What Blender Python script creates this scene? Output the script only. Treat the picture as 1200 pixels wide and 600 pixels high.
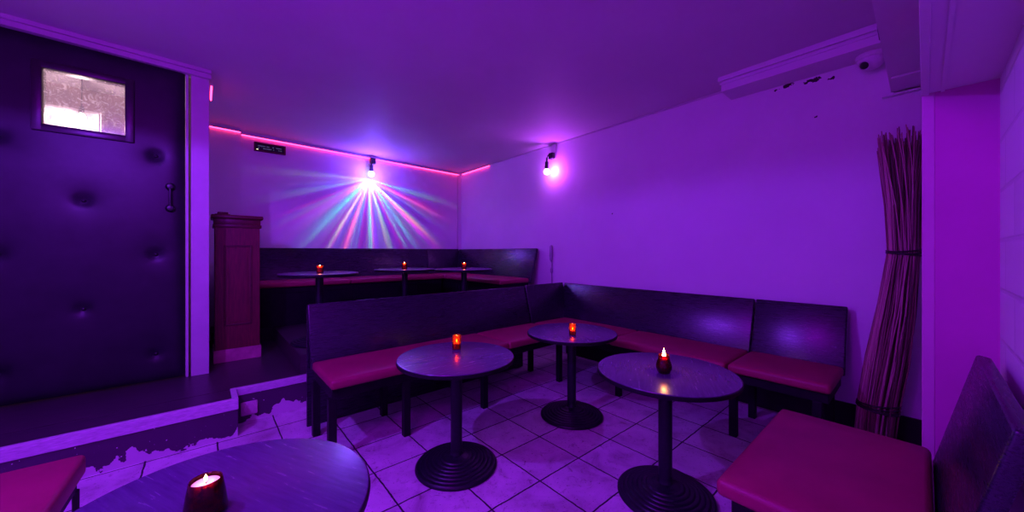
import bpy, bmesh, math, random
from mathutils import Vector, Matrix
C = bpy.context.scene
PI = math.pi
rnd = random.Random(7)
for o in list(bpy.data.objects):
    bpy.data.objects.remove(o)

# ------------------------------------------------------------------ camera
cam = bpy.data.objects.new('camera', bpy.data.cameras.new('camera'))
C.collection.objects.link(cam)
cam.location = (0, 0, 1.42)
cam.rotation_euler = (PI/2, 0, -math.asin(0.6534))
cam.data.sensor_width = 36
cam.data.lens = 417.8/1200*36
cam.data.shift_y = -4.5/1200
cam.data.clip_start = 0.01
C.camera = cam
# ------------------------------------------------------------------ colour management, world
C.view_settings.view_transform = 'Standard'
C.view_settings.look = 'None'
C.view_settings.gamma = 1
C.view_settings.use_curve_mapping = False
C.view_settings.exposure = 0.0
w = bpy.data.worlds.new('world'); C.world = w; w.use_nodes = True
w.node_tree.nodes['Background'].inputs[0].default_value = (0.25, 0.05, 1, 1)
w.node_tree.nodes['Background'].inputs[1].default_value = 0.01

def point_light(name, loc, energy, col, radius):
    d = bpy.data.lights.new(name, 'POINT'); d.energy = energy; d.color = col; d.shadow_soft_size = radius
    o = bpy.data.objects.new(name, d); C.collection.objects.link(o); o.location = loc
    return o
# ------------------------------------------------------------------ violet spot and added fill
def spot_light(name, loc, energy, col, radius, angle, blend):
    d = bpy.data.lights.new(name, 'SPOT'); d.energy = energy; d.color = col; d.shadow_soft_size = radius; d.spot_size = math.radians(angle); d.spot_blend = blend
    o = bpy.data.objects.new(name, d); C.collection.objects.link(o); o.location = loc
    return o
spot_light('violet_reflector_light', (-0.95, 1.93, 2.7), 240, (0.23, 0.030, 1.0), 0.025, 172, .10)
point_light('magenta_fill_light', (-0.7, 0.75, 2.75), 80, (0.43, 0.0, 1.0), 0.30)  # soft fill added out of view, no known lamp there

# ------------------------------------------------------------------ node helpers
class NT:
    def __init__(s, name):
        s.m = bpy.data.materials.new(name); s.m.use_nodes = True
        s.t = s.m.node_tree; s.b = s.t.nodes['Principled BSDF']; s.o = s.t.nodes['Material Output']
    def n(s, ty, **kw):
        x = s.t.nodes.new(ty)
        for k, v in kw.items(): setattr(x, k, v)
        return x
    def l(s, a, b): s.t.links.new(a, b)
    def val(s, x, i, v):
        if hasattr(v, 'is_linked'): s.l(v, x.inputs[i])
        else: x.inputs[i].default_value = v
    def math(s, op, a, b=0.0, c=None):
        x = s.n('ShaderNodeMath', operation=op); s.val(x, 0, a); s.val(x, 1, b)
        if c is not None: s.val(x, 2, c)
        return x.outputs[0]
    def noise(s, scale, detail=4, vec=None, rough=0.55, dist=0.0):
        x = s.n('ShaderNodeTexNoise'); x.inputs['Scale'].default_value = scale
        x.inputs['Detail'].default_value = detail; x.inputs['Roughness'].default_value = rough
        x.inputs['Distortion'].default_value = dist
        if vec is not None: s.l(vec, x.inputs['Vector'])
        return x.outputs['Fac']
    def obj(s): return s.n('ShaderNodeTexCoord').outputs['Object']
    def mapping(s, vec, scale=(1, 1, 1), loc=(0, 0, 0)):
        x = s.n('ShaderNodeMapping'); s.l(vec, x.inputs['Vector'])
        x.inputs['Scale'].default_value = scale; x.inputs['Location'].default_value = loc
        return x.outputs[0]
    def ramp(s, fac, stops):
        x = s.n('ShaderNodeValToRGB'); s.l(fac, x.inputs[0]); e = x.color_ramp.elements
        while len(e) < len(stops): e.new(0.5)
        for q, (p, c) in zip(e, stops):
            q.position = p; q.color = (*c, 1) if len(c) == 3 else c
        return x.outputs[0]
    def mix(s, fac, a, b):
        x = s.n('ShaderNodeMix', data_type='RGBA')
        s.val(x, 0, fac)
        for i, v in ((6, a), (7, b)):
            if hasattr(v, 'is_linked'): s.l(v, x.inputs[i])
            else: x.inputs[i].default_value = (*v, 1)
        return x.outputs[2]
    def bump(s, h, strength=0.2, dist=0.01):
        x = s.n('ShaderNodeBump'); x.inputs['Strength'].default_value = strength; x.inputs['Distance'].default_value = dist
        s.l(h, x.inputs['Height']); s.l(x.outputs[0], s.b.inputs['Normal'])
    def base(s, c):
        if hasattr(c, 'is_linked'): s.l(c, s.b.inputs['Base Color'])
        else: s.b.inputs['Base Color'].default_value = (*c, 1)
    def rough(s, r): s.val(s.b, 'Roughness', r)
    def spec(s, v): s.b.inputs['Specular IOR Level'].default_value = v

def simple(name, col, rough=0.5, nscale=30, var=0.15, bump=0.05, spec=0.5, metal=0.0, stretch=(1, 1, 1)):
    t = NT(name); v = t.mapping(t.obj(), stretch)
    f = t.noise(nscale, 5, v)
    a = tuple(c*(1-var) for c in col); b = tuple(min(1, c*(1+var)) for c in col)
    t.base(t.ramp(f, [(0.3, a), (0.7, b)])); t.rough(rough); t.spec(spec); t.b.inputs['Metallic'].default_value = metal
    if bump: t.bump(f, bump, 0.01)
    return t.m

M = {}
def make_materials():
    # painted plaster
    t = NT('painted_plaster'); v = t.obj()
    t.base(t.ramp(t.noise(1.3, 5, v), [(0.3, (.66, .62, .66)), (0.7, (.72, .69, .72))])); t.rough(.62); t.spec(.3)
    t.bump(t.noise(60, 6, v), .06, .01); M['wall'] = t.m
    # right wall paint with flaked spots under the soffit
    t = NT('flaking_plaster'); v = t.obj()
    col = t.ramp(t.noise(1.3, 5, v), [(0.3, (.66, .62, .66)), (0.7, (.72, .69, .72))])
    mask = None; nz = t.noise(38, 3, v)
    for (y, z, r) in ((.80, 2.875, .032), (.775, 2.885, .03), (.63, 2.868, .03), (.60, 2.862, .035), (.66, 2.86, .02), (.495, 2.835, .024), (.86, 2.868, .018), (.602, 2.55, .012), (2.56, 1.9, .01)):
        d = t.n('ShaderNodeVectorMath', operation='DISTANCE'); t.l(t.mapping(v, (0, 1, 1.7)), d.inputs[0]); d.inputs[1].default_value = (0, y, z*1.7)
        q = t.math('ADD', d.outputs['Value'], t.math('MULTIPLY', t.math('SUBTRACT', nz, .5), .09))
        k = t.math('LESS_THAN', q, r*.8)
        mask = k if mask is None else t.math('MAXIMUM', mask, k)
    t.base(t.mix(mask, col, (.03, .012, .02))); t.rough(.62); t.spec(.3)
    t.bump(t.noise(60, 6, v), .06, .01); M['wall_flaked'] = t.m
    t = NT('ceiling_paint'); v = t.obj()
    t.base(t.ramp(t.noise(.9, 4, v), [(0.3, (.57, .54, .57)), (0.7, (.64, .61, .64))])); t.rough(.6); t.spec(.3)
    t.bump(t.noise(9, 6, v), .05, .02); M['ceiling'] = t.m
    # white painted brick
    t = NT('painted_brick'); v = t.obj()
    sw = t.n('ShaderNodeSeparateXYZ'); t.l(v, sw.inputs[0]); cb = t.n('ShaderNodeCombineXYZ'); t.l(sw.outputs[0], cb.inputs[0]); t.l(sw.outputs[2], cb.inputs[1])
    br = t.n('ShaderNodeTexBrick'); t.l(cb.outputs[0], br.inputs['Vector']); br.inputs['Scale'].default_value = 1
    br.inputs['Brick Width'].default_value = .44; br.inputs['Row Height'].default_value = .21; br.inputs['Mortar Size'].default_value = .012; br.inputs['Mortar Smooth'].default_value = .6
    br.inputs['Color1'].default_value = (.72, .69, .72, 1); br.inputs['Color2'].default_value = (.66, .63, .66, 1); br.inputs['Mortar'].default_value = (.62, .59, .62, 1)
    t.base(br.outputs[0]); t.rough(.6)
    h = t.math('ADD', t.math('MULTIPLY', br.outputs['Fac'], -1.0), t.math('MULTIPLY', t.noise(25, 6, v), .5)); t.bump(h, .4, .012); M['brick'] = t.m
    # stone tiles in a .376 m grid
    t = NT('stone_tile'); v = t.obj(); s = t.n('ShaderNodeSeparateXYZ'); t.l(v, s.inputs[0])
    wob = t.math('MULTIPLY', t.math('SUBTRACT', t.noise(14, 3, v), .5), .012)
    def line(ax, off):
        f = t.math('FRACT', t.math('DIVIDE', t.math('ADD', t.math('ADD', s.outputs[ax], wob), 10*.376-off), .376))
        return t.math('ABSOLUTE', t.math('SUBTRACT', f, .5))          # .5 at the joint
    gx, gy = line(0, .826), line(1, 1.562); g = t.math('MAXIMUM', gx, gy)
    grout = t.math('GREATER_THAN', g, .5-.0135)
    cell = t.n('ShaderNodeVectorMath', operation='FLOOR'); t.l(t.mapping(v, (1/.376, 1/.376, 0), (-.826/.376, -1.562/.376, 0)), cell.inputs[0])
    wn = t.n('ShaderNodeTexWhiteNoise'); t.l(cell.outputs[0], wn.inputs[0])
    a = t.ramp(t.noise(4.5, 8, v, .65, .6), [(0.28, (.36, .25, .30)), (0.48, (.60, .51, .56)), (0.72, (.74, .66, .70))])
    vein = t.ramp(t.noise(11, 8, v, .7, 1.5), [(0.30, (.26, .10, .14)), (0.42, (1, 1, 1))])
    mx = t.n('ShaderNodeMix', data_type='RGBA', blend_type='MULTIPLY'); mx.inputs[0].default_value = .75; t.l(a, mx.inputs[6]); t.l(vein, mx.inputs[7])
    pit = t.math('LESS_THAN', t.noise(70, 2, v), .33)
    c2 = t.mix(t.math('MULTIPLY', pit, .7), mx.outputs[2], (.12, .05, .08))
    hs = t.n('ShaderNodeHueSaturation'); t.l(c2, hs.inputs['Color']); t.l(t.math('ADD', t.math('MULTIPLY', wn.outputs[0], .22), .88), hs.inputs['Value'])
    t.base(t.mix(grout, hs.outputs[0], (.028, .018, .03))); t.rough(t.math('ADD', t.math('MULTIPLY', grout, .3), .42)); t.spec(.4)
    hh = t.math('SUBTRACT', t.math('MULTIPLY', t.noise(22, 6, v), .25), t.math('MULTIPLY', grout, .8)); t.bump(hh, .35, .008); M['tile'] = t.m
    # dark floor boards
    t = NT('dark_floorboards'); v = t.obj(); s = t.n('ShaderNodeSeparateXYZ'); t.l(v, s.inputs[0])
    fy = t.math('FRACT', t.math('DIVIDE', t.math('ADD', s.outputs[1], 5.0), .14))
    gap = t.math('LESS_THAN', fy, .03)
    gr = t.noise(14, 7, t.mapping(v, (.5, 6, 6)))
    t.base(t.mix(gap, t.ramp(gr, [(0.3, (.028, .014, .026)), (0.7, (.07, .038, .058))]), (.006, .004, .006))); t.rough(t.math('ADD', t.math('MULTIPLY', gr, .25), .22)); t.spec(.4)
    t.bump(t.math('SUBTRACT', t.math('MULTIPLY', gr, .3), gap), .25, .004); M['boards'] = t.m
    # dark stained bench plywood
    t = NT('dark_stained_wood'); v = t.obj(); gr = t.noise(12, 7, t.mapping(v, (.8, 6, 14)), .6, .4)
    t.base(t.ramp(gr, [(0.3, (.009, .005, .016)), (0.7, (.024, .012, .034))])); t.rough(t.math('ADD', t.math('MULTIPLY', gr, .18), .19)); t.spec(.5)
    t.bump(gr, .06, .004); M['wood'] = t.m
    M['black_wood'] = simple('black_painted_wood', (.010, .007, .012), .5, 20, .3, .05, .15)
    # red leatherette
    t = NT('red_leatherette'); v = t.obj()
    t.base(t.ramp(t.noise(5, 4, v), [(0.3, (.27, .005, .062)), (0.7, (.34, .008, .08))])); t.rough(.46); t.spec(.4)
    vo = t.n('ShaderNodeTexVoronoi'); vo.inputs['Scale'].default_value = 260; t.l(v, vo.inputs['Vector'])
    t.bump(t.math('ADD', t.math('MULTIPLY', vo.outputs['Distance'], .3), t.noise(7, 3, v)), .16, .004); M['red'] = t.m
    # table top: worn varnished wood
    t = NT('varnished_tabletop'); v = t.obj(); gr = t.noise(10, 7, t.mapping(v, (.7, 7, 7)), .6, .3)
    sp = t.math('GREATER_THAN', t.noise(42, 2, v), .72)
    c = t.ramp(gr, [(0.3, (.06, .035, .10)), (0.7, (.10, .06, .155))])
    t.base(t.mix(t.math('MULTIPLY', sp, .12), c, (.3, .22, .28))); t.rough(t.math('ADD', t.math('MULTIPLY', gr, .16), .17)); t.spec(.5); t.bump(gr, .05, .003); M['top'] = t.m
    M['cast_iron'] = simple('black_cast_iron', (.010, .009, .016), .36, 60, .25, .08, .3)
    M['rubber'] = simple('black_edge_band', (.008, .006, .010), .4, 40, .2, .03, .2)
    M['door_leather'] = simple('black_padded_leather', (.012, .007, .017), .42, 6, .3, .05, .33)
    M['black'] = simple('black_plastic', (.010, .009, .012), .4, 30, .2, .02, .45)
    M['fixture'] = simple('black_lamp_fitting', (.012, .010, .016), .35, 40, .2, .02, .5)
    M['trim'] = simple('white_gloss_trim', (.52, .50, .50), .4, 5, .06, .03, .4)
    M['frame'] = simple('dark_window_frame', (.022, .012, .018), .35, 30, .3, .03, .5)
    M['redwood'] = simple('red_brown_panelled_wood', (.13, .010, .022), .42, 9, .3, .05, .4, 0, (8, 8, .8))
    M['redwood_dark'] = simple('dark_red_brown_moulding', (.085, .008, .016), .42, 9, .3, .05, .4, 0, (.8, 8, 8))
    M['plinth'] = simple('worn_pink_plinth', (.46, .14, .24), .5, 12, .2, .05, .3)
    M['skirting'] = simple('black_skirting', (.008, .006, .009), .5, 30, .2, .03, .3)
    M['nosing'] = simple('worn_pale_nosing', (.56, .48, .56), .45, 26, .22, .12, .4, 0, (1, 6, 6))
    M['white_plastic'] = simple('white_plastic', (.62, .56, .62), .35, 30, .08, .02, .45)
    M['socket_plastic'] = simple('pinkish_socket_plastic', (.62, .34, .50), .4, 30, .1, .02, .4)
    # peeling riser paint
    t = NT('peeling_riser_paint'); v = t.obj(); s = t.n('ShaderNodeSeparateXYZ'); t.l(v, s.inputs[0])
    n1 = t.noise(5.5, 2, t.mapping(v, (1, 1, .6))); n2 = t.noise(40, 3, v)
    h = t.math('ADD', t.math('MULTIPLY', t.math('SUBTRACT', n1, .38), .42), t.math('MULTIPLY', t.math('SUBTRACT', n2, .5), .05))
    m1 = t.math('LESS_THAN', s.outputs[2], h)
    m2 = t.math('GREATER_THAN', t.math('MULTIPLY', t.noise(48, 1, v), 1.0), .76)
    t.base(t.mix(t.math('MAXIMUM', m1, m2), (.060, .022, .062), (.60, .50, .58))); t.rough(.5); t.bump(m1, -.4, .004); M['riser'] = t.m
    # willow
    t = NT('willow_bark'); v = t.obj(); oi = t.n('ShaderNodeObjectInfo').outputs['Random']
    f = t.math('ADD', t.math('MULTIPLY', oi, .8), t.math('MULTIPLY', t.noise(5, 2, t.mapping(v, (3, 3, 1))), .2))
    t.base(t.ramp(f, [(0.10, (.05, .014, .018)), (0.5, (.20, .07, .07)), (0.9, (.62, .32, .32))])); t.rough(.5); M['willow'] = t.m
    M['binding'] = simple('dark_binding_wire', (.02, .012, .012), .6, 60, .3, .1)
    # glass of the candle cups: coloured, thin, mottled
    def cup(name, col, mott):
        t = NT(name); v = t.obj()
        tr = t.n('ShaderNodeBsdfTransparent'); gl = t.n('ShaderNodeBsdfGlossy'); gl.inputs['Roughness'].default_value = .12; gl.inputs[0].default_value = (.8, .75, .8, 1)
        df = t.n('ShaderNodeBsdfTranslucent'); df.inputs[0].default_value = (*col, 1)
        dd = t.n('ShaderNodeBsdfDiffuse'); dd.inputs[0].default_value = (*tuple(c*.5 for c in col), 1)
        t.l(t.mix(t.math('GREATER_THAN', t.noise(90, 2, v), .56), col, tuple(c*(1-mott) for c in col)), tr.inputs[0])
        a1 = t.n('ShaderNodeMixShader'); a1.inputs[0].default_value = .5; t.l(df.outputs[0], a1.inputs[1]); t.l(dd.outputs[0], a1.inputs[2])
        a = t.n('ShaderNodeMixShader'); a.inputs[0].default_value = .16; t.l(tr.outputs[0], a.inputs[1]); t.l(a1.outputs[0], a.inputs[2])
        fr = t.n('ShaderNodeFresnel'); fr.inputs[0].default_value = 1.4
        b = t.n('ShaderNodeMixShader'); t.l(fr.outputs[0], b.inputs[0]); t.l(a.outputs[0], b.inputs[1]); t.l(gl.outputs[0], b.inputs[2])
        t.l(b.outputs[0], t.o.inputs[0]); return t.m
    M['amber_glass'] = cup('amber_glass', (.92, .27, .06), .25)
    M['red_glass'] = cup('red_crackle_glass', (.45, .035, .03), .75)
    t = NT('candle_wax'); t.base(t.ramp(t.noise(20, 2, t.obj()), [(0.3, (.85, .62, .50)), (0.7, (.9, .7, .58))])); t.rough(.5); t.b.inputs['Subsurface Weight'].default_value = .5; t.b.inputs['Subsurface Radius'].default_value = (.02, .01, .005); t.b.inputs['Subsurface Scale'].default_value = 1; M['wax'] = t.m
    M['wick'] = simple('burnt_wick', (.02, .015, .01), .9)
    def glow(name, col, st):
        t = NT(name); e = t.n('ShaderNodeEmission'); n = t.noise(3, 1, t.obj())
        t.l(t.ramp(n, [(0, tuple(c*.95 for c in col)), (1, col)]), e.inputs[0]); e.inputs[1].default_value = st; t.l(e.outputs[0], t.o.inputs[0]); return t.m
    M['flame'] = glow('candle_flame', (1, .50, .18), 60)
    M['led'] = glow('pink_led_tape', (1, .03, .14), 11)
    M['bulb_pink'] = glow('glowing_bulb', (1, .72, 1), 6)
    M['bulb_white'] = glow('glowing_white_bulb', (.9, .9, 1), 8)
    M['bulb_room'] = glow('glowing_room_bulb', (1, .9, .8), 40)
    M['display_text'] = glow('dim_display_rows', (.35, .30, .75), .28)
    M['display_dot'] = glow('display_indicator', (1, .95, .55), 2.2)
    # scratched, wavy pane
    t = NT('scratched_pane'); v = t.obj()
    nz = t.noise(15, 8, t.mapping(v, (1, 1, 1.2)), .72, 3.2); sc = t.math('GREATER_THAN', nz, .57)
    tr = t.n('ShaderNodeBsdfTransparent'); tr.inputs[0].default_value = (.92, .86, .9, 1)
    tl = t.n('ShaderNodeBsdfTranslucent'); tl.inputs[0].default_value = (.85, .75, .8, 1)
    gl = t.n('ShaderNodeBsdfGlossy'); gl.inputs['Roughness'].default_value = .15
    a = t.n('ShaderNodeMixShader'); t.l(t.math('ADD', t.math('MULTIPLY', sc, .38), .16), a.inputs[0]); t.l(tr.outputs[0], a.inputs[1]); t.l(tl.outputs[0], a.inputs[2])
    b = t.n('ShaderNodeMixShader'); b.inputs[0].default_value = .06; t.l(a.outputs[0], b.inputs[1]); t.l(gl.outputs[0], b.inputs[2])
    t.l(b.outputs[0], t.o.inputs[0]); M['pane'] = t.m
    M['pier'] = simple('light_tinted_plaster', (.56, .10, .40), .6, 2, .06, .04, .3)  # magenta light on the pier put into its base colour
    M['pier_edge'] = simple('pale_light_tinted_edge', (.60, .22, .46), .6, 2, .06, .04, .3)  # paler strip, tinted with the same magenta light
    M['shadow_grey'] = simple('greyish_shadow_tone', (.34, .27, .36), .5, 20, .1, .02, .3)  # shade colour of the shadow stand-in on the right wall
    M['room_wall'] = simple('warm_room_wall', (.42, .27, .26), .7, 4, .2, .1)
    M['cabinet_white'] = simple('white_cabinet_paint', (.8, .78, .74), .5, 6, .08, .03)
make_materials()

# ------------------------------------------------------------------ mesh helpers
def link(name, bm, mat, parent=None, smooth=None):
    me = bpy.data.meshes.new(name); bm.normal_update(); bm.to_mesh(me); bm.free()
    if mat: me.materials.append(M[mat])
    if smooth is not None:
        for p in me.polygons: p.use_smooth = True
        me.set_sharp_from_angle(angle=smooth)
    o = bpy.data.objects.new(name, me); C.collection.objects.link(o)
    if parent is not None: o.parent = parent
    return o
def box(bm, x0, x1, y0, y1, z0, z1, bev=0.0, seg=2, mat=None):
    r = bmesh.ops.create_cube(bm, size=1)
    vs = r['verts']
    for v in vs:
        v.co = Vector((x0+(v.co.x+.5)*(x1-x0), y0+(v.co.y+.5)*(y1-y0), z0+(v.co.z+.5)*(z1-z0)))
    if bev:
        es = list({e for v in vs for e in v.link_edges})
        r2 = bmesh.ops.bevel(bm, geom=es, offset=bev, segments=seg, profile=.5, affect='EDGES')
        vs = list({v for f in r2['faces'] for v in f.verts} | {v for v in vs if v.is_valid})
    if mat is not None:
        for v in vs:
            if v.is_valid: v.co = mat @ v.co
    return vs
def BX(*a, **k):
    bm = bmesh.new(); box(bm, *a, **k); return bm
def lathe(bm, prof, n=32, cap=True, off=(0, 0, 0), closed=False):
    rings = []
    for r, z in prof:
        rings.append([bm.verts.new((off[0]+r*math.cos(2*PI*i/n), off[1]+r*math.sin(2*PI*i/n), off[2]+z)) for i in range(n)])
    for a, b in zip(rings, rings[1:]):
        for i in range(n):
            bm.faces.new((a[i], a[(i+1) % n], b[(i+1) % n], b[i]))
    if cap:
        bm.faces.new(list(reversed(rings[0]))); bm.faces.new(rings[-1])
    bmesh.ops.recalc_face_normals(bm, faces=bm.faces[:])
    return bm
def LT(prof, n=32, cap=True, off=(0, 0, 0)):
    return lathe(bmesh.new(), prof, n, cap, off)
def tube(bm, pts, r, n=6):
    rings = []; pts = [Vector(p) for p in pts]
    rr = r if isinstance(r, (list, tuple)) else [r]*len(pts)
    for i, p in enumerate(pts):
        d = (pts[min(i+1, len(pts)-1)]-pts[max(i-1, 0)]).normalized()
        u = d.cross(Vector((0, 0, 1)) if abs(d.z) < .9 else Vector((1, 0, 0))).normalized(); v = d.cross(u)
        rings.append([bm.verts.new(p+(u*math.cos(2*PI*k/n)+v*math.sin(2*PI*k/n))*rr[i]) for k in range(n)])
    for a, b in zip(rings, rings[1:]):
        for i in range(n): bm.faces.new((a[i], a[(i+1) % n], b[(i+1) % n], b[i]))
    bm.faces.new(list(reversed(rings[0]))); bm.faces.new(rings[-1])
    return bm
def prism(bm, prof, x0, x1):
    a = [bm.verts.new((x0, y, z)) for y, z in prof]; b = [bm.verts.new((x1, y, z)) for y, z in prof]
    n = len(prof)
    for i in range(n): bm.faces.new((a[i], a[(i+1) % n], b[(i+1) % n], b[i]))
    bm.faces.new(list(reversed(a))); bm.faces.new(b)
    bmesh.ops.recalc_face_normals(bm, faces=bm.faces[:])
    return bm
def thing(name, label, cat, loc=(0, 0, 0), rz=0, group=None):
    o = bpy.data.objects.new(name, None); C.collection.objects.link(o); o.empty_display_size = .1
    o.location = loc; o.rotation_euler = (0, 0, rz); o['label'] = label; o['category'] = cat
    if group: o['group'] = group
    return o
def tag(o, label, cat, group=None):
    o['label'] = label; o['category'] = cat
    if group: o['group'] = group
    return o
def struct(name, bm, mat, smooth=None):
    o = link(name, bm, mat, None, smooth); o['kind'] = 'structure'; return o
def dup(root, loc, rz, label, group=None):
    r = root.copy(); C.collection.objects.link(r); r.location = loc; r.rotation_euler = (0, 0, rz); r['label'] = label
    if group: r['group'] = group
    for ch in list(root.children):
        c = ch.copy(); C.collection.objects.link(c); c.parent = r
        for g in list(ch.children):
            d = g.copy(); C.collection.objects.link(d); d.parent = c
    return r

# ------------------------------------------------------------------ the setting
XR, YB, YN, XL, YD = 3.87, 6.03, -0.21, -1.9, 4.38       # right wall, back wall, near wall, left wall, door wall
ZP, ZU = 0.29, 0.47                                     # wooden platform, upper platform
def ceil_z(x, y):
    u = (x+2.0)/5.87; v = (6.1-y)/6.4
    l = 3.11+.17*v; r = 2.985+.035*v
    return l*(1-u)+r*u
struct('floor', BX(XL-.1, XR+.1, YN-.1, 3.76, -.1, 0), 'tile')
def platform():
    bm = bmesh.new()
    box(bm, XL-.1, .20, 3.49, 3.74, .02, ZP-.002)
    box(bm, XL-.1, XR+.1, 3.74, YB+.1, -.1, ZP)
    return struct('platform', bm, 'boards')
platform()
def upper():
    bm = bmesh.new()
    box(bm, .67, XR+.05, 3.76, 5.55, ZP, ZU)
    box(bm, .06, XR+.05, 5.50, YB+.05, ZP, ZU)
    return struct('upper_platform', bm, 'boards')
upper()
bm = bmesh.new(); box(bm, XL-.05, .196, 3.462, 3.488, 0, .212); struct('trim_1', bm, 'riser')
bm = bmesh.new(); box(bm, .17, XR, 3.715, 3.738, 0, .232); struct('trim_2', bm, 'riser')
bm = bmesh.new(); box(bm, XL-.05, .200, 3.452, 3.492, .212, .294, .004); box(bm, .16, .200, 3.480, 3.745, .226, .2945, .004); struct('trim_3', bm, 'nosing')
bm = bmesh.new(); box(bm, .19, XR, 3.705, 3.745, .232, .294, .004); struct('trim_4', bm, 'nosing')
# ceiling
def ceiling():
    bm = bmesh.new(); nx, ny = 24, 26; g = []
    for k, dz in ((0, 0), (1, .12)):
        g.append([[bm.verts.new((x, y, ceil_z(x, y)+dz)) for x in [XL-.1+(XR+.2-XL)*i/nx for i in range(nx+1)]] for y in [YN-.1+(YB+.2-YN)*j/ny for j in range(ny+1)]])
    for k in (0, 1):
        for j in range(ny):
            for i in range(nx):
                q = (g[k][j][i], g[k][j][i+1], g[k][j+1][i+1], g[k][j+1][i]); bm.faces.new(q if k else tuple(reversed(q)))
    for j in range(ny):
        for i in (0, nx): bm.faces.new((g[0][j][i], g[0][j+1][i], g[1][j+1][i], g[1][j][i]))
    for i in range(nx):
        for j in (0, ny): bm.faces.new((g[0][j][i], g[0][j][i+1], g[1][j][i+1], g[1][j][i]))
    bmesh.ops.recalc_face_normals(bm, faces=bm.faces[:])
    return struct('ceiling', bm, 'ceiling')
ceiling()
ZT = 3.2
struct('wall_right', BX(XR, XR+.1, YN-.1, YB+.1, -.05, ZT-.12), 'wall_flaked')
struct('wall_back', BX(-.05, XR, YB, YB+.1, 0, ZT-.06), 'wall')
struct('wall_alcove', BX(-.06, .034, YD+.02, YB, ZP-.05, ZT-.05), 'wall')
struct('trim_5', BX(.034, .365, 5.95, YB, ZP, ceil_z(.2, 6)+.02), 'wall')
struct('wall_left', BX(XL-.1, XL, YN-.1, YD+1.3, -.05, ZT+.1), 'wall')
struct('wall_near', BX(XL, XR, YN-.1, YN, -.05, ZT+.05), 'brick')
bm = bmesh.new(); box(bm, XL, -1.62, YD, YD+.1, ZP, ZT); box(bm, -1.62, -.05, YD+.06, YD+.1, 3.05, ZT); struct('wall_door', bm, 'wall')
bm = bmesh.new(); box(bm, -.092, .034, YD-.02, YD+.04, ZP, 3.10, .003); struct('trim_6', bm, 'trim')
bm = bmesh.new(); box(bm, -.128, -.108, YD-.01, YD+.03, ZP, 3.09, .003); struct('trim_7', bm, 'trim')
# crown over the door wall: two stepped fillets running up to the ceiling
def crown():
    bm = bmesh.new()
    for x0, x1 in ((XL, -.9), (-.9, .05)):
        za, zb = ceil_z(x0, YD), ceil_z(x1, YD)
        for (y0, y1, d0, d1) in ((YD-.065, YD+.05, -.03, .0), (YD-.045, YD+.05, -.045, -.03), (YD-.055, YD+.05, -.075, -.045)):
            vs = box(bm, x0, x1, y0, y1, 0, 1)
            for v in vs:
                zc = za if v.co.x < (x0+x1)/2 else zb
                v.co.z = zc+(d1+.002 if v.co.z > .5 else d0)
    return struct('trim_8', bm, 'trim')
crown()
# right wall: skirting, soffit box with its little crown, thin ceiling strip
struct('baseboard_right', BX(XR-.018, XR, YN, 3.3, 0, .225, .003), 'skirting')
def soffit():
    bm = bmesh.new()
    box(bm, 3.60, XR, .15, 1.225, 2.895, 3.06)
    box(bm, 3.575, 3.60, .15, 1.245, 2.985, 3.03, .003); box(bm, 3.59, 3.61, .15, 1.235, 2.955, 2.975, .003)
    return struct('trim_9', bm, 'wall')
soffit()
def strip_right():
    bm = bmesh.new(); vs = box(bm, XR-.012, XR, 1.22, 5.0, 0, 1)
    for v in vs: v.co.z = ceil_z(XR, v.co.y)+(-.002 if v.co.z > .5 else -.018)
    return struct('trim_10', bm, 'trim')
strip_right()
# transverse beam over the near end, bulkhead under it, pier
struct('beam', BX(XL, XR, YN, .165, 2.609, 3.28), 'wall')
bm = bmesh.new(); box(bm, XL, 2.585, YN, .004, 2.166, 2.609); box(bm, XL, 2.585, -.012, .012, 2.158, 2.30, .002); box(bm, XL, 2.58, -.060, -.048, 2.160, 2.17); struct('bulkhead', bm, 'wall')
bm = bmesh.new(); box(bm, 2.58, 2.88, YN, -.012, 0, 2.609); struct('wall_pier', bm, 'pier')
struct('trim_13', BX(2.577, 2.60, -.030, .010, 0, 2.609, .003), 'pier_edge')
bm = bmesh.new(); box(bm, XR-.05, XR, -.02, .21, 2.572, 2.585, .002); box(bm, 3.53, XR, -.02, .15, 2.596, 2.609); struct('trim_11', bm, 'wall')
# vertical cover strip in the far corner
struct('trim_12', BX(XR-.10, XR-.07, YB-.004, YB, ZU, 2.95, .001), 'trim')

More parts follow.
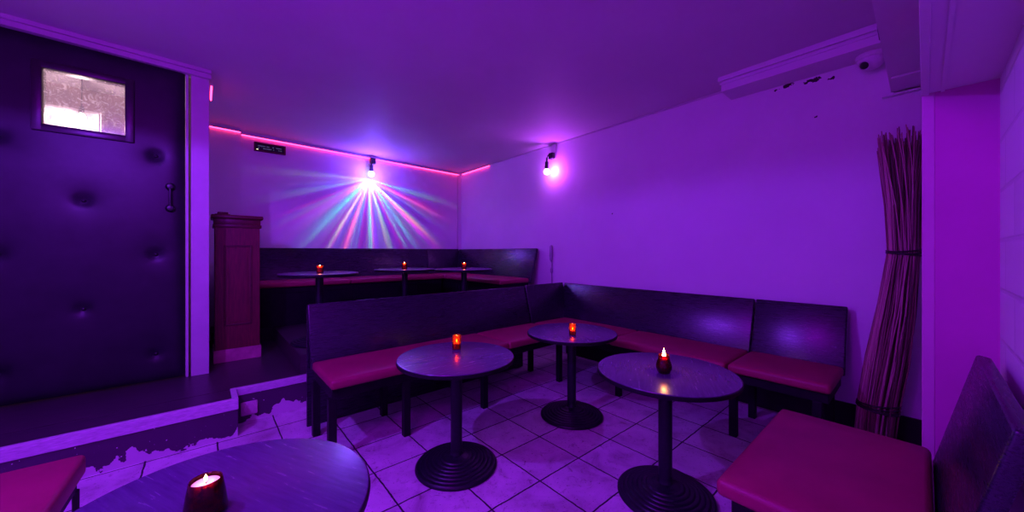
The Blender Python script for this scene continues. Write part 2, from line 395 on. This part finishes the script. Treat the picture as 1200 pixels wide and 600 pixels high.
# ------------------------------------------------------------------ padded door
def door():
    x0, x1, z0, z1 = -1.60, -.132, ZP+.012, 3.055
    hx0, hx1, hz0, hz1 = -.935, -.487, 2.377, 2.823
    bt = []
    for i, x in enumerate((-1.54, -1.13, -.727, -.318)):
        for z in ((1.83, .967) if i % 2 == 0 else (2.255, 1.40, .535)): bt.append((x, z))
    bt = [(x, z) for x, z in ((-.727, 1.83), (-.318, 2.255), (-.318, 1.40), (-.727, .967), (-.318, .535), (-1.13, 1.40), (-1.13, .535), (-1.13, 2.255), (-1.54, 1.83), (-1.54, .967))]
    root = link('door_1', BX(x0, hx0, YD, YD+.05, z0, z1), 'door_leather')      # leaf core, completed below
    bm = bmesh.new(); bm.from_mesh(root.data)
    box(bm, hx1, x1, YD, YD+.05, z0, z1); box(bm, hx0, hx1, YD, YD+.05, z0, hz0); box(bm, hx0, hx1, YD, YD+.05, hz1, z1)
    bm.to_mesh(root.data); bm.free(); root['kind'] = 'structure'
    bm = bmesh.new(); nx, nz = 74, 140; g = {}
    for i in range(nx+1):
        for j in range(nz+1):
            x = x0+(x1-x0)*i/nx; z = z0+(z1-z0)*j/nz
            e = min(x-x0, x1-x, z-z0, z1-z)
            d = .030*(1-math.exp(-max(e, 0)/.035))
            for bx, bz in bt:
                r2 = (x-bx)**2+(z-bz)**2; d -= .022*math.exp(-r2/.0016)+.009*math.exp(-r2/.014)
            g[i, j] = bm.verts.new((x, YD-max(d, -.004), z))
    for i in range(nx):
        for j in range(nz):
            xc = x0+(x1-x0)*(i+.5)/nx; zc = z0+(z1-z0)*(j+.5)/nz
            if hx0-.01 < xc < hx1+.01 and hz0-.01 < zc < hz1+.01: continue
            bm.faces.new((g[i, j], g[i+1, j], g[i+1, j+1], g[i, j+1]))
    link('padding', bm, 'door_leather', root, PI)
    for x, z in bt:
        b = LT([(.001, .012), (.010, .010), (.015, .004), (.016, 0)], 14)
        bmesh.ops.transform(b, matrix=Matrix.Translation((x, YD-.002, z)) @ Matrix.Rotation(PI/2, 4, 'X'), verts=b.verts)
        link('button', b, 'black', root, 1)
    bm = bmesh.new(); a = .042
    for (p, q, r, s) in ((hx0-a, hx0+.012, hz0-a, hz1+a), (hx1-.012, hx1+a, hz0-a, hz1+a), (hx0, hx1, hz0-a, hz0+.012), (hx0, hx1, hz1-.012, hz1+a)):
        box(bm, p, q, YD-.048, YD+.055, r, s, .006)
    wf = link('window_frame', bm, 'frame', root, .6)
    link('window_pane', BX(hx0+.005, hx1-.005, YD-.014, YD-.008, hz0+.005, hz1-.005), 'pane', wf)
    bm = bmesh.new()
    for z in (1.995, 1.805):
        c = LT([(.001, .05), (.020, .047), (.026, .035), (.024, .02), (.034, .01), (.036, 0)], 20)
        bmesh.ops.transform(c, matrix=Matrix.Translation((-.226, YD-.022, z)) @ Matrix.Rotation(PI/2, 4, 'X'), verts=c.verts)
        m2 = bpy.data.meshes.new('t'); c.to_mesh(m2); c.free(); bm.from_mesh(m2)
    tube(bm, [(-.226, YD-.058, 1.805), (-.226, YD-.066, 1.90), (-.226, YD-.058, 1.995)], .010, 10)
    link('pull_handle', bm, 'black', root, .7)
    return root
door()
# the lit room behind the door window
bm = bmesh.new()
box(bm, -1.75, -.10, 5.66, 5.71, .3, 3.3); box(bm, -1.80, -1.75, YD+.10, 5.7, .3, 3.3); box(bm, -.115, -.065, YD+.10, 5.7, .3, 3.3); box(bm, -1.8, -.07, YD+.10, 5.7, 3.18, 3.24)
struct('wall_lobby', bm, 'room_wall')
cab = thing('wall_cabinet', 'white cabinet seen through the small window in the padded door', 'cabinet', (-1.21, 5.66, 2.32))
link('carcass', BX(-.45, .435, -.29, 0, -.1, .49, .004), 'cabinet_white', cab)
link('cabinet_door', BX(-.44, -.01, -.31, -.291, -.09, .47, .004), 'cabinet_white', cab)
link('cabinet_door', BX(.01, .42, -.31, -.291, -.09, .47, .004), 'cabinet_white', cab)
point_light('lobby_bulb_light', (-.88, 5.12, 2.60), 18, (1, .74, .80), .03)
hb = thing('hanging_bulb', 'bare white bulb glowing behind the small window in the padded door', 'lamp', (-.88, 5.22, 3.18))
link('cord', tube(bmesh.new(), [(0, 0, 0), (.003, 0, -.20), (0, 0, -.40)], .004, 8), 'black', hb)
link('socket', LT([(.012, -.38), (.018, -.40), (.02, -.44), (.014, -.445)], 16), 'black', hb, .6)
link('bulb', LT([(.012, -.445), (.020, -.46), (.030, -.485), (.030, -.51), (.02, -.532), (.004, -.54)], 20), 'bulb_room', hb, PI)

# ------------------------------------------------------------------ benches
# local frame: length along +x from 0, front at y = 0, back towards +y, floor at z = 0
SEAT, CUSH, TOPZ = .565, .065, 1.0
def bench(name, label, loc, rz, L, cushions, legs, depth=.52, lean=.15, group=None, back_panel=False, zt=TOPZ, leg_y=(.045,), rear=True, front=False, corner=0, back=None):
    t = thing(name, label, 'bench', loc, rz, group)
    for a, b in cushions:
        bm = BX(a+.003, b-.003, 0, depth-.002, SEAT-CUSH, SEAT, .022, 4)
        bmesh.ops.subdivide_edges(bm, edges=[e for e in bm.edges if e.calc_length() > .2], cuts=6, use_grid_fill=True)
        for v in bm.verts:
            if v.co.z > SEAT-.004:
                fx = max(0, 1-abs(2*(v.co.x-a)/(b-a)-1)**8); fy = max(0, 1-abs(2*v.co.y/depth-1)**6); v.co.z += .010*fx*fy
        link('seat_cushion', bm, 'red', t, .9)
    link('seat_frame', BX(.02, L-.02, .05, depth, SEAT-CUSH-.075, SEAT-CUSH, .003), 'black_wood', t)
    th = .042
    dz = zt-(SEAT-CUSH); n = Vector((dz, -lean)).normalized()        # (y, z) normal of the leaning board
    bm = bmesh.new()
    box(bm, -.135 if corner else 0, L, 0, th, 0, math.hypot(dz, lean), .010, 3)
    ang = math.atan2(lean, dz)
    bmesh.ops.transform(bm, matrix=Matrix.Translation((0, depth, SEAT-CUSH)) @ Matrix.Rotation(-ang, 4, 'X'), verts=bm.verts)
    link('backrest', bm, 'wood', t, .6)
    if corner:                                                      # the back turns the corner and runs along the end of the seat
        bm = bmesh.new(); box(bm, 0, corner, 0, th, 0, math.hypot(dz, lean), .010, 3)
        bmesh.ops.transform(bm, matrix=Matrix.Rotation(PI/2, 4, 'Z') @ Matrix.Translation((0, 0, SEAT-CUSH)) @ Matrix.Rotation(-math.atan2(.13, dz), 4, 'X'), verts=bm.verts)
        link('backrest', bm, 'wood', t, .6)
    if front: link('front_panel', BX(.01, L-.01, .06, .075, 0, SEAT-CUSH-.01, .003), 'black_wood', t)
    lw = .052
    for x in legs:
        link('leg', BX(x, x+lw, leg_y[0], leg_y[0]+lw, 0, SEAT-CUSH-.07, .004), 'black_wood', t)
        if rear: link('leg', BX(x, x+lw, depth-lw-.01, depth-.01, 0, SEAT-CUSH-.07, .004), 'black_wood', t)
    if back_panel:
        yb = depth+lean+th
        link('back_panel', BX(.0, L, yb-.02, yb+.01, 0, zt-.03, .004), 'wood', t)
    return t
# divider bench, seat facing the camera (-Y)
BG = 'dark wood benches with red seats'
bench('bench', 'long red seated bench whose dark back divides the tiled floor from the raised platform', (.63, 2.56, 0), 0, 2.375,
      [(0, 1.55), (1.55, 2.375)], (.0, .53, 1.28, 2.3), .56, .13, BG, True)
# benches along the right wall, seats facing -X: local +x -> -Y, local +y -> +X
bench('bench', 'longer red seated corner bench against the right wall behind the corner table', (3.03, 3.12, 0), -PI/2, 2.115,
      [(.012, 1.065), (1.07, 2.115)], (1.115,), .57, .16, BG, corner=.70)
bench('bench', 'short red seated bench at the end of the right wall next to the twig bundle', (3.03, .995, 0), -PI/2, .605,
      [(0, .605)], (.0, .50), .57, .16, BG)
# near bench on the right, facing +Y: local +x -> -X, local +y -> -Y
bench('bench', 'small red seated bench nearest the camera, at the right edge below the magenta-lit pier', (2.41, .52, 0), PI, .95,
      [(0, .95)], (.03, .86), .54, .118, BG)
# raised benches along the back and right wall of the upper platform
bench('bench', 'long raised bench with dark back against the far wall under the starburst lamp', (.13, 5.33, ZU), 0, 2.945,
      [(0, 1.45), (1.45, 2.945)], (.3, 1.5, 2.5), .50, .13, BG, zt=1.012, front=True)
bench('bench', 'raised corner bench along the right wall above the divider, ending beside the slim wall shadow shape', (3.08, 5.83, ZU), -PI/2, 2.02,
      [(.012, .55), (.555, 2.02)], (.8, 1.9), .55, .15, BG, zt=1.010, front=True, corner=.69)
# upholstered stool at the lower left
st = thing('stool', 'bright red upholstered stool cut off at the lower left corner', 'stool', (-.72, 2.26, 0), math.radians(-2))
bm = BX(-.30, .30, -.285, .285, .40, .495, .022, 4)
link('seat', bm, 'red', st, .9)
link('seat_frame', BX(-.275, .275, -.26, .26, .34, .40, .003), 'black_wood', st)
for sx in (-1, 1):
    for sy in (-1, 1):
        link('leg', LT([(.009, 0), (.011, .02), (.012, .345)], 12, True, (sx*.272, sy*.255, 0)), 'black', st, .6)

# ------------------------------------------------------------------ round pedestal tables
TH = .73
def table_proto():
    t = thing('round_table', 'x', 'table')
    R = .385
    link('tabletop', LT([(R-.004, TH-.004), (R-.006, TH-.001), (R-.012, TH), (.001, TH)], 96, False), 'top', t, .5)
    link('edge_band', LT([(.001, TH-.030), (R-.012, TH-.030), (R-.002, TH-.026), (R, TH-.016), (R-.002, TH-.006), (R-.005, TH-.0035)], 96, False), 'rubber', t, .6)
    link('column', LT([(.052, .070), (.040, .090), (.038, .11), (.038, TH-.05), (.045, TH-.045), (.12, TH-.038), (.12, TH-.031)], 32), 'cast_iron', t, .5)
    prof = [(.262, 0), (.268, .006), (.268, .014), (.262, .019)]
    r = .262; z = .019
    for k in range(7):                                              # concentric steps up to the column
        r2 = r-.026; z2 = z+.0075
        prof += [(r-.003, z+.005), (r-.009, z+.0085), (r-.015, z+.0080), (r2+.001, z2-.0006)]
        r, z = r2, z2
    prof += [(.07, .078), (.05, .084), (.001, .084)]
    link('base', LT(prof, 64), 'cast_iron', t, .9)
    return t
tb = table_proto()
tb.location = (1.272, 2.04, 0); tb['label'] = 'dark round table in front of the divider bench, amber candle cup on it'; tb['group'] = 'round pedestal tables'
G = 'round pedestal tables'
dup(tb, (2.42, 2.01, 0), 1.1, 'dark round table in the bench corner, with a small amber candle glass', G)
dup(tb, (2.035, .99, 0), .5, 'dark round table beside the near right bench, with a flaring red candle globe', G)
dup(tb, (.02, 1.23, 0), 2.0, 'large round table in the foreground at the bottom, holding a red mottled candle cup', G)
dup(tb, (.93, 4.22, ZU), .2, 'raised round table nearest the wooden pedestal, left of the three behind the divider', G)
dup(tb, (2.01, 4.50, ZU), .9, 'raised round table below the starburst lamp, middle one of three behind the divider', G)
dup(tb, (2.63, 4.03, ZU), 1.7, 'raised round table nearest the right wall, last of three behind the divider', G)

# ------------------------------------------------------------------ candle holders
def flame_parts(t, z, lit=.5, s=1.0):
    link('wick', tube(bmesh.new(), [(0, 0, z-.002), (.001, 0, z+.008)], .0012, 6), 'wick', t)
    link('flame', LT([(.0008, z+.004), (.0045*s, z+.009), (.0060*s, z+.015), (.0042*s, z+.024*s), (.0018*s, z+.032*s), (.0004, z+.037*s)], 14), 'flame', t, PI)
    d = bpy.data.lights.new('flame_light', 'POINT'); d.energy = lit; d.color = (1, .33, .08); d.shadow_soft_size = .006
    o = bpy.data.objects.new('flame_light', d); C.collection.objects.link(o); o.parent = t; o.location = (0, 0, z+.046*s)
def tumbler(label, loc, r=.031, h=.095, wax=.035):
    t = thing('candle_holder', label, 'candle', loc, 0, 'lit candles on the tables')
    link('glass', LT([(.001, .001), (r-.004, .001), (r, .006), (r, h), (r-.003, h), (r-.003, .009), (.001, .008)], 28, False), 'amber_glass', t, .6)
    cd = link('candle', LT([(.001, .009), (r-.0045, .009), (r-.0045, wax-.002), (r-.008, wax), (.001, wax-.001)], 24, False), 'wax', t, .6)
    flame_parts(cd, wax-.001, .22, .8); return t
def globe(label, loc):
    t = thing('candle_holder', label, 'candle', loc, 0, 'lit candles on the tables')
    link('glass', LT([(.001, .0), (.026, .0), (.034, .006), (.042, .028), (.043, .042), (.038, .062), (.031, .080), (.030, .098), (.032, .104), (.029, .104), (.027, .098), (.028, .080), (.035, .061), (.040, .042), (.039, .028), (.03, .008), (.001, .006)], 32, False), 'red_glass', t, PI)
    cd = link('candle', LT([(.001, .008), (.026, .009), (.026, .078), (.022, .084), (.001, .082)], 24, False), 'wax', t, .6)
    flame_parts(cd, .084, .7, 1.5); return t
def mottled(label, loc):
    t = thing('candle_holder', label, 'candle', loc, 0, 'lit candles on the tables')
    link('glass', LT([(.001, .0), (.040, .0), (.047, .005), (.047, .012), (.041, .058), (.0355, .088), (.0345, .090), (.0325, .088), (.037, .058), (.043, .014), (.001, .008)], 32, False), 'red_glass', t, .9)
    cd = link('candle', LT([(.001, .010), (.036, .010), (.0325, .074), (.030, .080), (.001, .078)], 28, False), 'wax', t, .6)
    flame_parts(cd, .079, .05, .6); return t
tumbler('amber candle glass on the table in front of the divider bench', (1.361, 2.181, TH), .0315, .10, .045)
tumbler('small amber candle glass on the table in the bench corner', (2.336, 1.93, TH), .029, .09, .036)
globe('red crackled candle globe with bright flame on the table by the near right bench', (1.988, .975, TH))
mottled('red mottled tapered candle cup on the foreground table', (.003, 1.245, TH))
tumbler('lit candle glass on the raised table nearest the wooden pedestal', (.93, 4.20, ZU+TH), .033, .078, .058)
tumbler('lit candle glass on the raised table below the starburst lamp', (2.0, 4.49, ZU+TH), .033, .078, .058)
tumbler('lit candle glass on the raised table nearest the right wall', (2.63, 4.03, ZU+TH), .033, .078, .058)

# ------------------------------------------------------------------ panelled wooden pedestal
pd = thing('wooden_pedestal', 'tall red brown panelled wooden pedestal beside the white door pilaster', 'pedestal', (.265, 4.70, ZP))
link('body', BX(-.185, .19, 0, .36, 0, 1.40, .003), 'redwood', pd)
bm = bmesh.new(); box(bm, -.196, .202, -.012, .372, 0, .128, .003); link('plinth', bm, 'plinth', pd)
bm = bmesh.new()
box(bm, -.20, .205, -.015, .375, 1.385, 1.42, .006); box(bm, -.192, .197, -.008, .368, 1.42, 1.475, .004); box(bm, -.215, .220, -.03, .39, 1.475, 1.515, .012, 3)
link('cap', bm, 'redwood_dark', pd, .7)
bm = bmesh.new(); x0, x1, z0, z1 = -.096, .104, .385, 1.185
for (a, b, c, d) in ((x0-.018, x0, z0-.018, z1+.018), (x1, x1+.018, z0-.018, z1+.018), (x0, x1, z0-.018, z0), (x0, x1, z1, z1+.018)): box(bm, a, b, -.010, .004, c, d, .004)
link('panel_moulding', bm, 'redwood_dark', pd)
link('raised_panel', BX(x0+.02, x1-.02, -.005, .004, z0+.02, z1-.02, .004), 'redwood', pd)
bm = bmesh.new(); box(bm, -.165, -.075, .02, .16, 1.515, 1.545, .010, 3); box(bm, -.185, -.06, .01, .17, 1.512, 1.523, .004); link('top_block', bm, 'redwood_dark', pd, .7)

# ------------------------------------------------------------------ wall lamps
def wall_lamp(label, loc, rz, bulbmat, r=.040):
    # local: wall at y = 0, room towards -y, z = 0 at the bulb centre
    t = thing('wall_lamp', label, 'lamp', loc, rz, 'bare bulb wall lamps')
    link('bracket', BX(-.035, .035, -.022, 0, .20, .40, .004), 'wall', t)
    bm = BX(-.042, .042, -.085, -.018, .185, .275, .012, 3); link('junction_box', bm, 'fixture', t, .7)
    link('arm', tube(bmesh.new(), [(-.02, -.075, .245), (-.035, -.095, .235), (-.045, -.108, .20), (-.045, -.11, .14)], .013, 10), 'fixture', t, PI)
    link('lamp_socket', LT([(.018, .15), (.026, .14), (.027, .09), (.030, .08), (.030, .045), (.022, .04)], 20, True, (-.045, -.11, 0)), 'fixture', t, .6)
    pr = [(r*.45, .045)]
    for k in range(1, 15):
        a = .45+(PI-.45)*k/14.5; pr.append((max(.001, r*math.sin(a)), r*math.cos(a)))
    link('bulb', LT(pr, 24, True, (-.045, -.11, 0)), bulbmat, t, PI)
    return t
lr = wall_lamp('bare glowing bulb lamp on the right wall above the raised bench end', (XR, 3.54, 2.585), -PI/2, 'bulb_pink', .045)
point_light('wall_bulb_light', (XR-.075, 3.53, 2.60), 16, (.50, .05, 1.0), .03)
lb = wall_lamp('bare bulb lamp on the far wall throwing coloured rays', (2.115, YB, 2.70), 0, 'bulb_white', .045)
point_light('blue_bulb_glow', (2.07, YB-.20, 2.69), 34, (.16, .05, 1.0), .04)
# the far bulb is a faceted colour bulb: its light leaves in coloured beams
def beam_bulb(loc, energy):
    d = bpy.data.lights.new('faceted_bulb_light', 'POINT'); d.energy = energy; d.shadow_soft_size = .012; d.color = (1, 1, 1)
    d.use_nodes = True; nt = d.node_tree; em = nt.nodes['Emission']; N = nt.nodes.new; L = nt.links.new
    tc = N('ShaderNodeTexCoord'); sp = N('ShaderNodeSeparateXYZ'); L(tc.outputs['Normal'], sp.inputs[0])
    def mth(op, a, b=0.0):
        m = N('ShaderNodeMath'); m.operation = op
        for i, v in ((0, a), (1, b)):
            if hasattr(v, 'is_linked'): L(v, m.inputs[i])
            else: m.inputs[i].default_value = v
        return m.outputs[0]
    nx, ny, nz = sp.outputs
    az = mth('ARCTAN2', nx, mth('MULTIPLY', nz, -1))                 # 0 straight down, in the plane of the wall
    ch = []
    for k in range(3):
        tn = N('ShaderNodeTexNoise'); tn.noise_dimensions = '1D'; tn.inputs['Scale'].default_value = 3.0; tn.inputs['Detail'].default_value = 1.8; tn.inputs['Roughness'].default_value = .7
        L(mth('ADD', mth('MULTIPLY', az, 1.7), 17.3*k+3.1), tn.inputs['W'])
        ch.append(mth('POWER', mth('MAXIMUM', mth('SUBTRACT', mth('MULTIPLY', tn.outputs['Fac'], 3.1), 1.05), 0.0), 3.0))
    cb = N('ShaderNodeCombineXYZ')
    for k in range(3): L(ch[k], cb.inputs[k])
    L(cb.outputs[0], em.inputs[0])
    # beams open mainly downwards and stay long across the wall
    fade = N('ShaderNodeMapRange'); L(mth('ABSOLUTE', az), fade.inputs[0]); fade.inputs[1].default_value = .85; fade.inputs[2].default_value = 1.62; fade.inputs[3].default_value = 1; fade.inputs[4].default_value = 0
    g = mth('POWER', mth('MAXIMUM', ny, .03), -1.6)
    ws = N('ShaderNodeMapRange'); L(ny, ws.inputs[0]); ws.inputs[1].default_value = .040; ws.inputs[2].default_value = .075; wallside = ws.outputs[0]
    L(mth('MULTIPLY', mth('MULTIPLY', g, wallside), fade.outputs[0]), em.inputs[1])
    o = bpy.data.objects.new('faceted_bulb_light', d); C.collection.objects.link(o); o.location = loc
    return o
beam_bulb((2.07, YB-.075, 2.63), 6.5)

# ------------------------------------------------------------------ pink LED tape under the ceiling
def led(name_label, pts):
    t = thing('led_strip', name_label, 'light strip', (0, 0, 0), 0, 'pink light strips under the ceiling')
    (a, b) = [Vector(p) for p in pts]
    d = (b-a).normalized(); n = Vector((-d.y, d.x, 0)).normalized()
    def bar(off, hw, hh):
        bm = bmesh.new(); v = []
        for p in (a, b):
            for sx, sz in ((-1, -1), (1, -1), (1, 1), (-1, 1)): v.append(bm.verts.new(p+off+n*hw*sx+Vector((0, 0, hh*sz))))
        for i in range(4): bm.faces.new((v[i], v[(i+1) % 4], v[4+(i+1) % 4], v[4+i]))
        bm.faces.new(v[3::-1]); bm.faces.new(v[4:]); bmesh.ops.recalc_face_normals(bm, faces=bm.faces[:]); return bm
    link('backing', bar(Vector((0, 0, .013)), .011, .006), 'trim', t)
    link('light_tape', bar(Vector((0, 0, .002)), .006, .0045), 'led', t)
    return t
def cz(x, y, d=.055): return (x, y, ceil_z(x, y)-d)
led('pink light strip on the short pier of the far wall behind the pedestal', (cz(.05, 5.935), cz(.365, 5.935)))
led('long pink light strip along the top of the far wall', (cz(.38, 6.015, .062), cz(3.80, 6.015, .045)))
led('short pink light strip along the top of the right wall by the far corner', (cz(3.855, 5.97, .035), cz(3.855, 5.09, .03)))
led('pink light strip end glowing beside the top of the door pilaster', (cz(.052, 4.47, .09), cz(.052, 4.86, .09)))

# ------------------------------------------------------------------ small fittings
sg = thing('display_panel', 'small black framed display with two dim rows, high on the far wall', 'display', (.70, YB, 2.873))
def rect_ring(x, z, w, y0, y1):
    bm = bmesh.new()
    for (a, b, c, d) in ((-x, -x+w, -z, z), (x-w, x, -z, z), (-x+w, x-w, -z, -z+w), (-x+w, x-w, z-w, z)): box(bm, a, b, y0, y1, c, d, .002)
    return bm
link('casing', rect_ring(.185, .060, .016, -.045, 0), 'redwood_dark', sg)
sc = link('screen', BX(-.170, .170, -.034, -.004, -.045, .045), 'black', sg)
bm = bmesh.new(); x = -.135
rr = random.Random(3)
for row, z in ((0, .016), (1, -.014)):
    x = -.140
    while x < .125:
        wd = rr.uniform(.008, .016); h = rr.uniform(.005, .009)
        if rr.random() < .85: link('glyph', BX(x, x+wd, -.0352, -.0335, z-h, z+h*.4), 'display_text', sc)
        x += wd+.006
bm.free()
link('indicator', BX(-.158, -.138, -.036, -.033, -.040, -.032, .001), 'display_dot', sc)
# dome camera
dc = thing('security_camera', 'white dome security camera under the soffit on the right wall', 'camera', (3.775, .262, 2.895))
link('mount', LT([(.088, 0), (.090, -.01), (.086, -.03), (.080, -.034)], 40), 'white_plastic', dc, .6)
pr = [(.079, -.030)]+[(.078*math.cos(a), -.034-.080*math.sin(a)) for a in [k*PI/2/12 for k in range(12)]]+[(.001, -.114)]
dm = link('dome', LT(pr, 40), 'white_plastic', dc, PI)
bm = LT([(.036, 0), (.040, .010), (.034, .018), (.030, .012), (.001, .012)], 28)
dirv = Vector((-.70, .42, -.50)).normalized()
ml = Matrix.Translation(Vector((0, 0, -.046))+dirv*.064) @ dirv.to_track_quat('Z', 'Y').to_matrix().to_4x4()
bmesh.ops.transform(bm, matrix=ml, verts=bm.verts); link('lens_ring', bm, 'white_plastic', dm, .6)
bm = LT([(.028, .010), (.026, .018), (.016, .024), (.001, .026)], 24); bmesh.ops.transform(bm, matrix=ml, verts=bm.verts); link('lens', bm, 'black', dm, PI)
# round dark fitting on the face of the beam
sp = thing('wall_speaker', 'round dark blue fitting on the beam above the dome camera', 'speaker', (3.30, .165, 2.88))
b = LT([(.092, 0), (.094, .02), (.085, .03), (.078, .030)], 36); bmesh.ops.rotate(b, matrix=Matrix.Rotation(-PI/2, 3, 'X'), verts=b.verts); link('rim', b, 'black', sp, .6)
b = LT([(.076, .024), (.05, .034), (.02, .038), (.001, .039)], 36); bmesh.ops.rotate(b, matrix=Matrix.Rotation(-PI/2, 3, 'X'), verts=b.verts); link('grille', b, 'black', sp, PI)
# socket on the step riser
so = thing('power_socket', 'square pinkish power socket on the step riser', 'socket', (.285, 3.715, .115))
link('plate', BX(-.058, .058, -.03, 0, -.055, .055, .010, 3), 'socket_plastic', so, .7)
b = LT([(.040, .0), (.038, .004), (.034, .004), (.032, .0015), (.014, .0015), (.012, .003), (.001, .003)], 28); bmesh.ops.transform(b, matrix=Matrix.Translation((0, -.030, 0)) @ Matrix.Rotation(PI/2, 4, 'X'), verts=b.verts); link('face', b, 'socket_plastic', so, .6)
# solid stand-in for a slim shadow on the right wall
hc = thing('wall_shadow', 'slim greyish stand-in for a wall shadow beside the raised bench end', 'shadow_shape', (XR, 3.575, 0))
link('shadow_top', tube(bmesh.new(), [(-.022, 0, 1.52), (-.030, 0, 1.50), (-.030, 0, 1.36), (-.030, 0, 1.31), (-.022, 0, 1.28)], [.014, .024, .027, .022, .010], 12), 'shadow_grey', hc, PI)
link('cord', tube(bmesh.new(), [(-.012, 0, 1.29), (-.012, .002, 1.16), (-.011, 0, .93), (-.010, 0, .78)], 0.008, 8), 'shadow_grey', hc, PI)  # thin lower part of the added shadow shape
link('shadow_shape', tube(bmesh.new(), [(-.018, 0, 1.19), (-.020, 0, 1.17), (-.020, 0, 1.13), (-.016, 0, 1.11)], [.009, .019, .019, .009], 10), 'shadow_grey', hc, PI)

# ------------------------------------------------------------------ bundle of willow twigs in the corner
wb = thing('twig_bundle', 'tall bundle of brown willow twigs tied twice, leaning in the corner by the magenta-lit pier', 'twigs', (3.62, .245, 0))
def centre(z):
    k = [(0, 0, 0), (.33, .01, -.025), (.9, .05, -.10), (1.42, .09, -.148), (2.3, .10, -.135), (2.6, .10, -.13)]
    for (z0, x0, y0), (z1, x1, y1) in zip(k, k[1:]):
        if z <= z1: f = (z-z0)/(z1-z0); return x0+(x1-x0)*f, y0+(y1-y0)*f
    return k[-1][1:]
def radius(z):
    k = [(0, .10), (.33, .103), (.6, .108), (1.0, .096), (1.42, .078), (1.7, .084), (2.1, .118), (2.6, .165)]
    for (z0, r0), (z1, r1) in zip(k, k[1:]):
        if z <= z1: return r0+(r1-r0)*(z-z0)/(z1-z0)
    return k[-1][1]
def twig_path(a, q, top):
    pts = []; rr_ = []
    sw = rnd.uniform(-.5, .5); wob = rnd.uniform(-.010, .010); ph = rnd.uniform(0, 6)
    zs = [.004, .33, .66, 1.0, 1.42, 1.75, 2.05, top]
    for z in zs:
        cx, cy = centre(z); R = radius(z)*q; an = a+sw*(z-1.42)/1.4
        x = cx+R*math.cos(an)+wob*math.sin(ph+3*z); y = cy+R*math.sin(an)+wob*math.cos(ph+2.3*z)
        x = min(x, XR-.03-3.62); y = max(y, YN+.02-.245)
        if 3.62+x < 2.92: x = 2.92-3.62
        pts.append((x, y, z)); rr_.append(.0058*(1-.5*z/2.5))
    return pts, rr_
ga = 2.39996
for i in range(100):
    q = math.sqrt((i+.5)/100) if i % 3 else rnd.uniform(.85, 1.0)
    p, r_ = twig_path(i*ga, q, rnd.uniform(2.13, 2.28))
    link('twig', tube(bmesh.new(), p, r_, 5), 'willow', wb, PI)
bm = bmesh.new()
for i in range(90):
    p, r_ = twig_path(i*ga+1.1, math.sqrt(rnd.random())*.98, rnd.uniform(2.10, 2.27)); tube(bm, p, r_, 5)
for k in range(9):                                                  # a few stray tips bend out of the top
    p, r_ = twig_path(2.2+.25*k, .9, 2.12+.02*k)
    b = .02+.007*k
    p = [(x-b*q*q, y+b*.9*q*q, z) for (x, y, z) in p for q in [max(0, (z-1.42)/.75)]]; tube(bm, p, r_, 5)
o = link('twigs', bm, 'willow', wb, PI); o['kind'] = 'stuff'
for z, n in ((1.42, 3), (.33, 4)):
    bm = bmesh.new()
    for k in range(n):
        zz = z+(k-(n-1)/2)*.014; cx, cy = centre(zz); R = radius(zz)+.006
        pts = [(cx+R*math.cos(2*PI*j/28), cy+R*math.sin(2*PI*j/28), zz+.010*math.sin(2*PI*j/28+k)) for j in range(29)]
        tube(bm, pts, .0055, 6)
    link('binding', bm, 'binding', wb, PI)
